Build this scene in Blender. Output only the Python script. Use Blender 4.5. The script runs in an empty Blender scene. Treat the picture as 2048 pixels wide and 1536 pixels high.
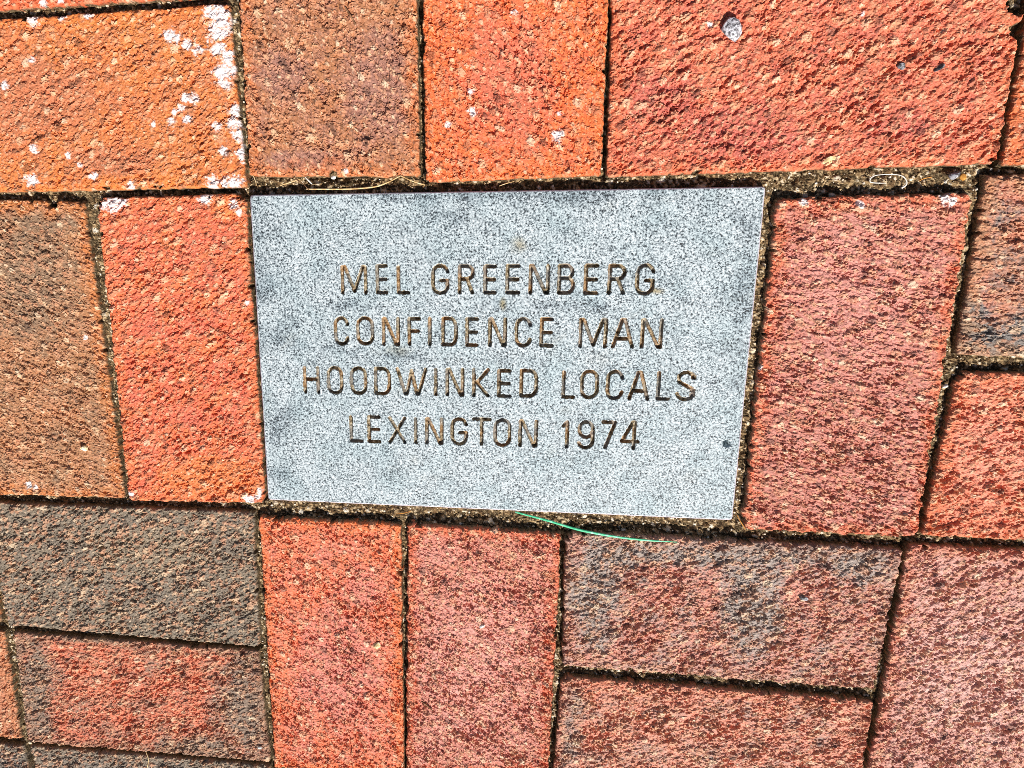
import bpy, math, random
import numpy as np
from mathutils import Matrix, Vector

# ------------------------------------------------------------------ camera, light, exposure
MM = 0.001
scene = bpy.context.scene
COL = scene.collection
R = np.array([[0.990108, -0.011327, -0.139846],      # world -> camera (x right, y down, z forward)
              [0.021881, -0.972073, 0.233654],
              [-0.138587, -0.234403, -0.96221]])
CAM = np.array([11.56, 87.047, 450.857])              # camera position, millimetres above the pavement
FPX, CX, CY = 1450.0, 817.573, 784.176                # focal length and principal point of the 2048 px wide photo

cam = bpy.data.cameras.new('camera')
cam.sensor_width = 36.0
cam.lens = FPX / 2048 * 36.0
cam.shift_x = (1024 - CX) / 2048
cam.shift_y = (CY - 768) / 2048
cam.clip_start = 0.01
cam.clip_end = 500.0
cam_obj = bpy.data.objects.new('camera', cam)
COL.objects.link(cam_obj)
B = R.T @ np.diag([1, -1, -1])
M4 = Matrix.Identity(4)
for i in range(3):
    for j in range(3):
        M4[i][j] = B[i, j]
    M4[i][3] = CAM[i] * MM
cam_obj.matrix_world = M4
scene.camera = cam_obj

SUN_ELEV = math.radians(42)
SUN_DIR = Vector((0.38, -0.925, 0)).normalized() * math.cos(SUN_ELEV) + Vector((0, 0, math.sin(SUN_ELEV)))
world = bpy.data.worlds.new('World')
scene.world = world
world.use_nodes = True
wn = world.node_tree.nodes
wl = world.node_tree.links
bg = wn.get('Background') or wn.new('ShaderNodeBackground')
sky = wn.new('ShaderNodeTexSky')
sky.sky_type = 'NISHITA'
sky.sun_disc = False
sky.sun_elevation = SUN_ELEV
sky.sun_rotation = math.atan2(SUN_DIR.x, SUN_DIR.y)
wl.new(sky.outputs['Color'], bg.inputs['Color'])
bg.inputs['Strength'].default_value = 0.05
sun = bpy.data.lights.new('sun', 'SUN')
sun.energy = 5.0
sun.angle = math.radians(0.5)
sun.color = (1.0, 0.955, 0.89)
sun_obj = bpy.data.objects.new('sun', sun)
sun_obj.rotation_euler = SUN_DIR.to_track_quat('Z', 'Y').to_euler()
sun_obj.location = SUN_DIR * 3
COL.objects.link(sun_obj)

scene.view_settings.view_transform = 'Standard'
scene.view_settings.look = 'None'
scene.view_settings.exposure = 0.42
scene.view_settings.gamma = 1.0
scene.view_settings.use_curve_mapping = False
scene.render.engine = 'CYCLES'
scene.cycles.use_denoising = False
scene.cycles.use_adaptive_sampling = False
scene.cycles.filter_width = 0.85

# ------------------------------------------------------------------ helpers
rng = np.random.default_rng(7)
random.seed(7)


def at(px, py, z=0.0):
    """photo pixel -> point on the plane z (millimetres)"""
    d = R.T @ np.array([(px - CX) / FPX, (py - CY) / FPX, 1.0])
    t = (z - CAM[2]) / d[2]
    return CAM[:2] + t * d[:2]


def to_px(x, y, z=0.0):
    p = np.stack([x - CAM[0], y - CAM[1], np.zeros_like(x) + z - CAM[2]], -1) @ R.T
    return CX + FPX * p[..., 0] / p[..., 2], CY + FPX * p[..., 1] / p[..., 2]


def smooth(a, b, x):
    t = np.clip((x - a) / (b - a), 0, 1)
    return t * t * (3 - 2 * t)


PERM = rng.permutation(256)
PERM = np.concatenate([PERM, PERM, PERM])
GA = rng.random(256) * 2 * np.pi
GX, GY = np.cos(GA), np.sin(GA)
RV = rng.random((256, 5))


def hsh(ix, iy, seed):
    return PERM[PERM[(ix + seed * 37) & 255] + ((iy + seed * 91) & 255)]


def noise(x, y, seed=0):
    ix = np.floor(x).astype(np.int64)
    iy = np.floor(y).astype(np.int64)
    fx, fy = x - ix, y - iy
    u = fx * fx * fx * (fx * (fx * 6 - 15) + 10)
    v = fy * fy * fy * (fy * (fy * 6 - 15) + 10)

    def g(dx, dy):
        h = hsh(ix + dx, iy + dy, seed)
        return GX[h] * (fx - dx) + GY[h] * (fy - dy)
    a = g(0, 0) + u * (g(1, 0) - g(0, 0))
    b = g(0, 1) + u * (g(1, 1) - g(0, 1))
    return (a + v * (b - a)) * 1.45


def fbm(x, y, seed=0, n=3):
    s = 0
    a = 1.0
    for i in range(n):
        s = s + a * noise(x * 2 ** i, y * 2 ** i, seed + i * 7)
        a *= 0.5
    return s


def spots(x, y, size, seed, dens=0.6, ang=0.0, stretch=1.0, warp=0.0):
    """scattered round or drawn-out spots: returns (height 0..1, tone 0..1) of the strongest one"""
    if warp:
        x, y = x + warp * noise(x / 1.1, y / 1.1, seed + 3), y + warp * noise(x / 1.1 + 60, y / 1.1, seed + 4)
    c, s = math.cos(ang), math.sin(ang)
    X = (x * c + y * s) / (size * stretch)
    Y = (-x * s + y * c) / size
    ix = np.floor(X).astype(np.int64)
    iy = np.floor(Y).astype(np.int64)
    best = np.zeros_like(X)
    tone = np.zeros_like(X)
    for dx in (-1, 0, 1):
        for dy in (-1, 0, 1):
            h = hsh(ix + dx, iy + dy, seed)
            r = RV[h]
            px = ix + dx + 0.15 + 0.7 * r[..., 0]
            py = iy + dy + 0.15 + 0.7 * r[..., 1]
            rad = 0.25 + 0.5 * r[..., 2]
            d = np.hypot(X - px, Y - py) / rad
            hgt = np.clip(1 - d * d, 0, 1) * (0.45 + 0.55 * r[..., 2])
            hgt = np.where(r[..., 3] < dens, hgt, 0)
            m = hgt > best
            best = np.where(m, hgt, best)
            tone = np.where(m, r[..., 4], tone)
    return best, tone


def mesh_np(name, verts, faces, mat=None, parent=None, attrs=None, smooth_shade=True, loc=(0, 0, 0)):
    me = bpy.data.meshes.new(name)
    nv, nf = len(verts), len(faces)
    me.vertices.add(nv)
    me.vertices.foreach_set('co', np.asarray(verts, np.float32).ravel())
    k = faces.shape[1]
    me.loops.add(nf * k)
    me.loops.foreach_set('vertex_index', np.asarray(faces, np.int32).ravel())
    me.polygons.add(nf)
    me.polygons.foreach_set('loop_start', np.arange(0, nf * k, k, dtype=np.int32))
    me.polygons.foreach_set('loop_total', np.full(nf, k, np.int32))
    me.polygons.foreach_set('use_smooth', np.full(nf, smooth_shade, bool))
    if mat is not None:
        me.materials.append(mat)
    me.update(calc_edges=True)
    for an, av in (attrs or {}).items():
        a = me.attributes.new(an, 'FLOAT', 'POINT')
        a.data.foreach_set('value', np.asarray(av, np.float32).ravel())
    o = bpy.data.objects.new(name, me)
    o.location = loc
    COL.objects.link(o)
    if parent is not None:
        o.parent = parent
    return o


def tag(o, label=None, cat=None, group=None, kind=None):
    if label:
        o['label'] = label
    if cat:
        o['category'] = cat
    if group:
        o['group'] = group
    if kind:
        o['kind'] = kind
    return o


def lin(r, g, b):
    def f(c):
        c /= 255.0
        return c / 12.92 if c <= 0.04045 else ((c + 0.055) / 1.055) ** 2.4
    return (f(r), f(g), f(b), 1.0)


def clay(r, g, b):
    sat = (r - b) / r
    return lin(r + 4 - 4 * sat, g + 2 + 10 * sat, b + 4 + 2 * sat)


# ------------------------------------------------------------------ materials
class NT:
    def __init__(self, name):
        self.mat = bpy.data.materials.new(name)
        self.mat.use_nodes = True
        self.n = self.mat.node_tree.nodes
        self.l = self.mat.node_tree.links
        self.bsdf = self.n['Principled BSDF']

    def new(self, t, **kw):
        nd = self.n.new(t)
        for k, v in kw.items():
            setattr(nd, k, v)
        return nd

    def attr(self, name):
        return self.new('ShaderNodeAttribute', attribute_name=name).outputs['Fac']

    def coords(self):
        return self.new('ShaderNodeNewGeometry').outputs['Position']

    def noise(self, scale, detail=3.0, rough=0.55, vec=None):
        nd = self.new('ShaderNodeTexNoise')
        nd.inputs['Scale'].default_value = scale
        nd.inputs['Detail'].default_value = detail
        nd.inputs['Roughness'].default_value = rough
        self.l.new(vec if vec is not None else self.coords(), nd.inputs['Vector'])
        return nd.outputs['Fac']

    def ramp(self, fac, stops, interp='LINEAR'):
        nd = self.new('ShaderNodeValToRGB')
        cr = nd.color_ramp
        cr.interpolation = interp
        while len(cr.elements) < len(stops):
            cr.elements.new(0.5)
        for e, (p, c) in zip(cr.elements, stops):
            e.position = p
            e.color = c if len(c) == 4 else (*c, 1)
        self.l.new(fac, nd.inputs['Fac'])
        return nd.outputs['Color']

    def mix(self, fac, a, b, mode='MIX'):
        nd = self.new('ShaderNodeMix', data_type='RGBA', blend_type=mode)
        for sock, v in ((nd.inputs[0], fac), (nd.inputs[6], a), (nd.inputs[7], b)):
            if isinstance(v, (int, float, tuple)):
                sock.default_value = v
            else:
                self.l.new(v, sock)
        return nd.outputs[2]

    def math(self, op, a, b=0.0, c=None):
        nd = self.new('ShaderNodeMath', operation=op)
        for sock, v in zip(nd.inputs, (a, b, c)):
            if v is None:
                continue
            if isinstance(v, (int, float)):
                sock.default_value = v
            else:
                self.l.new(v, sock)
        return nd.outputs[0]

    def finish(self, color, rough=0.8, spec=0.3, bumps=(), metallic=0.0):
        b = self.bsdf
        if isinstance(color, tuple):
            b.inputs['Base Color'].default_value = color
        else:
            self.l.new(color, b.inputs['Base Color'])
        if isinstance(rough, (int, float)):
            b.inputs['Roughness'].default_value = rough
        else:
            self.l.new(rough, b.inputs['Roughness'])
        b.inputs['Specular IOR Level'].default_value = spec
        b.inputs['Metallic'].default_value = metallic
        prev = None
        for h, dist, st in bumps:
            bp = self.new('ShaderNodeBump')
            bp.inputs['Distance'].default_value = dist
            bp.inputs['Strength'].default_value = st
            self.l.new(h, bp.inputs['Height'])
            if prev is not None:
                self.l.new(prev, bp.inputs['Normal'])
            prev = bp.outputs['Normal']
        if prev is not None:
            self.l.new(prev, b.inputs['Normal'])
        return self.mat


def stretched(t, ang, along):
    """position rotated into the wire-cut direction and squeezed along it"""
    mp = t.new('ShaderNodeMapping')
    mp.vector_type = 'TEXTURE'
    mp.inputs['Rotation'].default_value = (0, 0, ang)
    mp.inputs['Scale'].default_value = (along, 1, 1)
    t.l.new(t.coords(), mp.inputs['Vector'])
    return mp.outputs['Vector']


def brick_material(c1, c2, c3, rim, ang, grainc=None):
    """c1 body, c2 second body colour (mask), c3 soft mottling, rim colour at the arrises"""
    t = NT('brick_clay')
    mott = t.math('MULTIPLY', t.ramp(t.noise(28, 4), [(0.36, (0, 0, 0)), (0.66, (1, 1, 1))]), 0.6)
    col = t.mix(mott, c1, c3)
    col = t.mix(t.attr('second'), col, c2)
    col = t.mix(t.attr('rim'), col, rim)
    # fine clay grain, drawn out along the wire-cut direction
    fv = t.noise(620, 3, 0.7, stretched(t, ang, 2.2))
    col = t.mix(1.0, col, t.ramp(fv, [(0.28, (0.72, 0.69, 0.67)), (0.42, (0.97, 0.96, 0.95)), (0.58, (1.04, 1.05, 1.05)), (0.72, (1.3, 1.36, 1.4))]), 'MULTIPLY')
    sp = t.ramp(t.noise(480, 2, 0.6), [(0.63, (0, 0, 0)), (0.69, (1, 1, 1))])
    col = t.mix(t.math('MULTIPLY', sp, 0.55), col, lin(232, 200, 168))
    dk = t.ramp(t.noise(410, 2, 0.6, stretched(t, ang, 1.6)), [(0.30, (1, 1, 1)), (0.345, (0, 0, 0))])
    col = t.mix(t.math('MULTIPLY', dk, 0.6), col, lin(70, 46, 38))
    # mineral grains
    g = t.ramp(t.attr('tone'), [(0.0, lin(60, 40, 32)), (0.10, lin(112, 80, 62)), (0.22, lin(196, 132, 96)),
                                (0.60, lin(212, 158, 122)), (0.82, lin(225, 178, 135)), (1.0, lin(244, 222, 190))])
    col = t.mix(t.math('MULTIPLY', t.attr('grain'), 0.55), col, g)
    col = t.mix(t.attr('white'), col, lin(236, 228, 226))
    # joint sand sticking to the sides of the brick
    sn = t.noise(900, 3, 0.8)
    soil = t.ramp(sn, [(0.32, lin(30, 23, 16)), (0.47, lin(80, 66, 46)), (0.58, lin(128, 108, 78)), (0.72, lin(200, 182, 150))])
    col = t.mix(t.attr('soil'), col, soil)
    rough = t.ramp(t.noise(180, 2), [(0.3, (0.50, 0.50, 0.50)), (0.7, (0.68, 0.68, 0.68))])
    b1 = t.noise(1000, 3, 0.7, stretched(t, ang, 1.8))
    return t.finish(col, rough, 0.42, [(b1, 0.0007, 0.75)])


def plaque_material():
    t = NT('weathered_zinc')
    pos = t.coords()
    sp = t.math('ADD', t.math('MULTIPLY', t.noise(820, 2.5, 0.75), 0.72), t.math('MULTIPLY', t.noise(430, 2.0, 0.7, stretched(t, -1.1, 1.5)), 0.28))
    fl = t.math('SUBTRACT', sp, t.math('MULTIPLY', t.attr('tarnish'), 0.035))
    fl = t.math('ADD', fl, t.math('MULTIPLY', t.noise(70, 3, 0.6), 0.10))
    col = t.ramp(fl, [(0.435, lin(38, 42, 46)), (0.49, lin(96, 106, 112)), (0.55, lin(172, 183, 187)), (0.65, lin(214, 221, 223))])
    # cool blue and warm tints in soft patches
    col = t.mix(t.math('MULTIPLY', t.ramp(t.noise(38, 3), [(0.42, (0, 0, 0)), (0.68, (1, 1, 1))]), 0.6), col, lin(218, 232, 234), 'MULTIPLY')
    col = t.mix(t.math('MULTIPLY', t.ramp(t.noise(55, 3, 0.6, stretched(t, 0.4, 1.5)), [(0.60, (0, 0, 0)), (0.78, (1, 1, 1))]), 0.35), col, lin(225, 205, 180), 'MULTIPLY')
    col = t.mix(t.math('MULTIPLY', t.attr('tarnish'), 0.4), col, lin(186, 194, 202), 'MULTIPLY')
    col = t.mix(t.attr('ochre'), col, lin(214, 176, 108), 'MULTIPLY')
    col = t.mix(t.attr('edge'), col, lin(205, 190, 198))
    return t.finish(col, 0.5, 0.4, [(sp, 0.0008, 0.6)])


def letter_material():
    t = NT('soil_in_engraving')
    n1 = t.noise(420, 3, 0.7)
    col = t.ramp(n1, [(0.34, lin(44, 36, 28)), (0.45, lin(112, 98, 76)), (0.56, lin(160, 145, 118)), (0.68, lin(206, 198, 184))])
    o = t.ramp(t.noise(70, 2), [(0.48, (0, 0, 0)), (0.62, (1, 1, 1))])
    col = t.mix(t.math('MULTIPLY', o, 0.3), col, lin(180, 122, 62))
    g = t.ramp(t.noise(90, 2, 0.5, stretched(t, 1.0, 1.0)), [(0.5, (0, 0, 0)), (0.62, (1, 1, 1))])
    col = t.mix(t.math('MULTIPLY', g, 0.5), col, lin(128, 130, 132))
    return t.finish(col, 0.9, 0.2, [(n1, 0.0008, 0.9)])


def sand_material():
    t = NT('joint_sand')
    n1 = t.noise(900, 3, 0.8)
    col = t.ramp(n1, [(0.32, lin(26, 20, 14)), (0.46, lin(78, 64, 44)), (0.57, lin(128, 108, 78)), (0.70, lin(206, 188, 154))])
    m = t.ramp(t.noise(60, 3), [(0.42, (0, 0, 0)), (0.62, (1, 1, 1))])
    col = t.mix(t.math('MULTIPLY', m, 0.6), col, lin(128, 108, 62), 'MULTIPLY')
    gt = t.ramp(t.attr('tone'), [(0.0, lin(48, 36, 26)), (0.3, lin(120, 92, 62)), (0.55, lin(176, 148, 108)), (0.8, lin(214, 192, 156)), (1.0, lin(246, 238, 222))])
    col = t.mix(t.attr('grain'), col, gt)
    return t.finish(col, 0.95, 0.2, [(n1, 0.0009, 1.0)])


def plain_material(name, stops, scale, rough=0.7, spec=0.3, bump=0.0004, trans=None):
    t = NT(name)
    n1 = t.noise(scale, 3, 0.6)
    col = t.ramp(n1, stops)
    return t.finish(col, rough, spec, [(n1, bump, 0.7)])


# ------------------------------------------------------------------ pavement: bed sheet, bricks laid in it
MAT_SAND = sand_material()
sheet = np.array([[-30, -30, -0.016], [30, -30, -0.016], [30, 30, -0.016], [-30, 30, -0.016]])
pavement = mesh_np('pavement', sheet, np.array([[0, 1, 2, 3]]), MAT_SAND,
                   attrs={'grain': np.zeros(4), 'tone': np.zeros(4)})
tag(pavement, kind='structure')


def W(x, y):
    return np.array([x, y], float)


def P(px, py):
    return at(px, py)


D2R = math.pi / 180
# every brick: corners TL TR BR BL, heights, colours, wire-cut angle, masks in photo pixels
# 'second' blobs: (px, py, rx, ry) where the second colour shows; 'white': (px, py, radius); 'chips': (px, py, radius mm)
BRICKS = [
    dict(label='red brick cut off by the top left corner of the photo',
         q=[W(-363, 318), W(-158, 318), P(455, -8), P(-250, 35)],
         c=[(205, 80, 50), (196, 90, 58), (210, 96, 60)], rim=(210, 92, 54), ang=38, white=[(85, 6, 8), (118, 3, 6)]),
    dict(label='big orange brick with white lime bloom down its right end',
         q=[W(-363, 209), P(458, 5), P(493, 375), W(-363, 105.5)],
         c=[(208, 116, 60), (188, 106, 72), (212, 106, 64)], rim=(222, 112, 44), ang=38, rough=0.6,
         second=[(70, 190, 190, 110), (220, 320, 120, 40)],
         white=[(432, 28, 22), (445, 45, 24), (434, 66, 18), (340, 72, 13), (352, 76, 10), (373, 88, 10), (395, 102, 11),
                (438, 98, 17), (455, 112, 14), (446, 148, 19), (462, 138, 12), (452, 166, 12), (372, 196, 9), (384, 199, 11),
                (362, 215, 7), (348, 224, 6), (344, 243, 8), (374, 240, 9), (434, 252, 9), (306, 248, 6), (470, 222, 14),
                (472, 246, 15), (478, 270, 14), (482, 300, 11), (484, 316, 9), (446, 303, 8), (422, 366, 14), (470, 364, 14),
                (450, 368, 10), (66, 38, 12), (178, 28, 8), (62, 362, 12), (186, 352, 8), (68, 296, 9), (135, 310, 6), (160, 330, 5),
                (8, 170, 8), (63, 118, 6), (262, 370, 9), (122, 32, 9)]),
    dict(label='brown and mauve brick right of the lime stained orange one',
         q=[W(-152.5, 315), W(-47, 315), P(840, 354), P(497, 353)],
         c=[(174, 110, 76), (160, 108, 92), (182, 112, 70)], rim=(204, 106, 54), ang=-62, rough=0.9,
         second=[(760, 180, 90, 150), (560, 150, 70, 60), (620, 320, 120, 30)], rimw=0.6, chips=[(665, 352, 3.0), (842, 360, 3)],
         white=[(692, 342, 5)]),
    dict(label='vivid orange brick above the left half of the plaque',
         q=[W(-44, 315), W(60, 315), P(1204, 352), P(850, 366)],
         c=[(224, 102, 56), (212, 104, 78), (228, 112, 62)], rim=(224, 102, 44), ang=-60, rough=0.75,
         second=[(1020, 160, 110, 170)], white=[(1115, 272, 12), (940, 184, 8), (946, 226, 10), (1118, 226, 5), (896, 250, 6), (1029, 24, 7)],
         chips=[(846, 372, 4), (1210, 362, 3)]),
    dict(label='large salmon red brick holding a grey pebble, above the plaque',
         q=[W(62, 213), W(270.5, 213), P(1997, 328), P(1213, 355)],
         c=[(208, 104, 76), (190, 92, 78), (216, 112, 80)], rim=(216, 100, 58), ang=40, rough=1.15,
         second=[(1480, 270, 170, 80), (1800, 250, 90, 40), (1330, 200, 90, 70)], chips=[(2040, 6, 5), (2044, 60, 4), (2000, 330, 3)],
         white=[(1726, 26, 5), (1420, 48, 5)]),
    dict(label='orange brick at the right edge, top',
         q=[W(273, 213), W(478, 210), W(478, 110), P(2003, 332)],
         c=[(212, 100, 64), (120, 50, 44), (218, 110, 68)], rim=(220, 110, 58), ang=30,
         second=[(2046, 90, 22, 60)], chips=[(2012, 232, 2)]),
    dict(label='brown brick fading to grey at the right edge',
         q=[P(1974, 349), W(478, 104), W(476, 4), P(1912, 712)],
         c=[(186, 114, 92), (118, 112, 106), (174, 118, 86)], rim=(172, 118, 76), ang=-5, rough=1.0,
         second=[(2010, 680, 150, 60), (1940, 650, 60, 60)], third=[(1990, 590, 80, 50)]),
    dict(label='pinkish brick standing against the right side of the plaque',
         q=[P(1555, 394), P(1949, 385), P(1836, 1078), P(1484, 1060)],
         c=[(188, 114, 100), (196, 126, 114), (176, 100, 82)], rim=(204, 94, 56), ang=-20, rough=1.2, rimw=0.75, rad=5,
         second=[(1700, 600, 150, 200)], white=[(1890, 397, 12), (1905, 402, 10), (1606, 405, 8), (1720, 408, 8), (1520, 735, 5)],
         chips=[(1552, 388, 4), (1640, 388, 2.0), (1830, 386, 1.5)], ragged=0.9),
    dict(label='salmon orange brick at the right edge, below the grey one',
         q=[P(1918, 744), W(476, -5), W(474, -107), P(1842, 1074)],
         c=[(216, 116, 86), (220, 130, 106), (206, 104, 72)], rim=(210, 102, 58), ang=24, rough=1.2,
         second=[(1980, 900, 90, 120)], chips=[(1906, 742, 6.5), (1884, 782, 4)]),
    dict(label='coral red brick along the left side of the plaque',
         q=[P(190, 395), P(490, 386), P(530, 1008), P(256, 1003)],
         c=[(212, 96, 70), (218, 112, 62), (206, 100, 80)], rim=(218, 108, 60), ang=35, rough=0.8, ragged=0.5,
         second=[(420, 960, 160, 60), (460, 410, 60, 30)],
         white=[(228, 405, 17), (246, 400, 11), (206, 412, 9), (410, 396, 13), (468, 408, 10), (478, 424, 8), (192, 448, 6),
                (196, 540, 6), (204, 576, 7), (258, 990, 7), (498, 1000, 10), (516, 990, 7), (520, 980, 5), (495, 606, 5), (190, 430, 6)],
         chips=[(186, 394, 6), (494, 384, 5.5), (480, 384, 3)]),
    dict(label='brown brick at the left edge beside the coral one',
         q=[P(-112, 397), P(167, 402), P(249, 998), P(-35, 990)],
         c=[(172, 116, 80), (142, 108, 84), (190, 120, 82)], rim=(192, 110, 60), ang=-40, rough=1.0, rimw=0.9,
         second=[(60, 560, 110, 160), (80, 440, 110, 40)], chips=[(102, 402, 4), (60, 398, 2), (160, 398, 3)],
         white=[(58, 970, 7), (70, 976, 5), (172, 676, 4)]),
    dict(label='large grey brown brick at the left edge',
         q=[P(-38, 1004), P(507, 1024), P(519, 1296), P(14, 1252)],
         c=[(124, 108, 92), (136, 118, 98), (112, 100, 88)], rim=(118, 104, 86), ang=28, rough=1.05,
         second=[(300, 1100, 160, 60)], chips=[(508, 1020, 4), (520, 1300, 4)]),
    dict(label='red brick with smoky grey ends at the lower left',
         q=[P(24, 1264), P(516, 1302), P(541, 1526), P(55, 1486)],
         c=[(206, 104, 76), (132, 108, 92), (212, 116, 84)], rim=(146, 108, 86), ang=22, rough=1.1, rimw=0.7,
         second=[(60, 1390, 75, 140), (500, 1420, 85, 160), (400, 1500, 140, 36), (180, 1275, 110, 12)],
         chips=[(518, 1296, 4), (505, 1296, 2.5)]),
    dict(label='brown brick end at the left edge, between the red and grey ones',
         q=[W(-580, -216), P(6, 1262), P(42, 1480), W(-580, -316)],
         c=[(180, 108, 78), (152, 106, 82), (190, 116, 78)], rim=(188, 112, 68), ang=60),
    dict(label='brown brick end touching the left edge beside the large grey one',
         q=[W(-583, -112), W(-380, -112), P(3, 1246), W(-583, -214)],
         c=[(178, 106, 74), (152, 106, 82), (190, 112, 70)], rim=(188, 108, 60), ang=30),
    dict(label='grey brick in the bottom left corner',
         q=[W(-580, -320), P(44, 1492), W(-360, -425), W(-580, -425)],
         c=[(116, 104, 92), (128, 110, 94), (108, 98, 90)], rim=(122, 106, 88), ang=25),
    dict(label='grey brown brick along the bottom edge at the left',
         q=[P(58, 1492), P(540, 1532), W(-160, -425), W(-356, -425)],
         c=[(130, 112, 96), (140, 118, 96), (116, 106, 96)], rim=(132, 112, 90), ang=25),
    dict(label='orange coral brick below the left end of the plaque',
         q=[P(516, 1034), P(802, 1049), P(808, 1548), P(548, 1538)],
         c=[(216, 106, 72), (204, 116, 100), (220, 112, 72)], rim=(218, 104, 56), ang=-55, rough=0.85, rimw=0.9,
         second=[(680, 1340, 110, 150), (720, 1180, 60, 60)], chips=[(800, 1046, 2.5)]),
    dict(label='rough pink brick below the middle of the plaque',
         q=[P(814, 1046), P(1124, 1068), P(1098, 1545), P(811, 1548)],
         c=[(198, 122, 106), (206, 134, 120), (188, 106, 86)], rim=(202, 92, 58), ang=-50, rough=1.3, rimw=0.9, ragged=0.8,
         second=[(950, 1300, 120, 180)], chips=[(1128, 1066, 2.5)]),
    dict(label='grey and pink brick below the right end of the plaque',
         q=[P(1131, 1064), P(1809, 1098), P(1751, 1382), P(1124, 1334)],
         c=[(198, 124, 106), (150, 134, 124), (188, 114, 98)], rim=(160, 122, 104), ang=26, rough=1.3, ragged=0.8,
         second=[(1190, 1180, 70, 150), (1480, 1110, 330, 34), (1500, 1210, 80, 140), (1720, 1130, 90, 50), (1250, 1110, 120, 40)],
         chips=[(1126, 1064, 6), (1812, 1094, 3.5), (1250, 1066, 1.5)]),
    dict(label='salmon pink brick along the bottom edge, right of centre',
         q=[P(1122, 1354), P(1750, 1402), P(1722, 1575), W(47, -325)],
         c=[(208, 126, 102), (152, 126, 114), (214, 136, 112)], rim=(204, 110, 76), ang=18, rough=1.3,
         second=[(1130, 1440, 45, 130)], chips=[(1122, 1350, 4), (1750, 1400, 2)]),
    dict(label='large pale pink brick in the bottom right corner',
         q=[P(1816, 1090), W(368, -112), W(362, -322), P(1736, 1548)],
         c=[(198, 138, 124), (208, 156, 144), (186, 118, 102)], rim=(202, 108, 76), ang=38, rough=1.45, rimw=0.6, ragged=0.7,
         second=[(1950, 1350, 140, 180)], chips=[(1812, 1088, 3)]),
]

STEP = 0.59


def axis(lo_px, n_len, vis0, vis1):
    """grid lines 0..1 along a side n_len mm long: fine between vis0 and vis1, coarse elsewhere"""
    segs = []
    if vis0 > 0:
        segs.append(np.linspace(0, vis0, max(2, int(vis0 * n_len / 5)), endpoint=False))
    segs.append(np.linspace(vis0, vis1, max(3, int((vis1 - vis0) * n_len / STEP)), endpoint=(vis1 >= 1)))
    if vis1 < 1:
        segs.append(np.linspace(vis1, 1, max(2, int((1 - vis1) * n_len / 5))))
    return np.concatenate(segs)


def grid_faces(nu, nv):
    a = (np.arange(nv - 1)[:, None] * nu + np.arange(nu - 1)[None, :]).ravel()
    return np.stack([a, a + nu, a + nu + 1, a + 1], -1)


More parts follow.
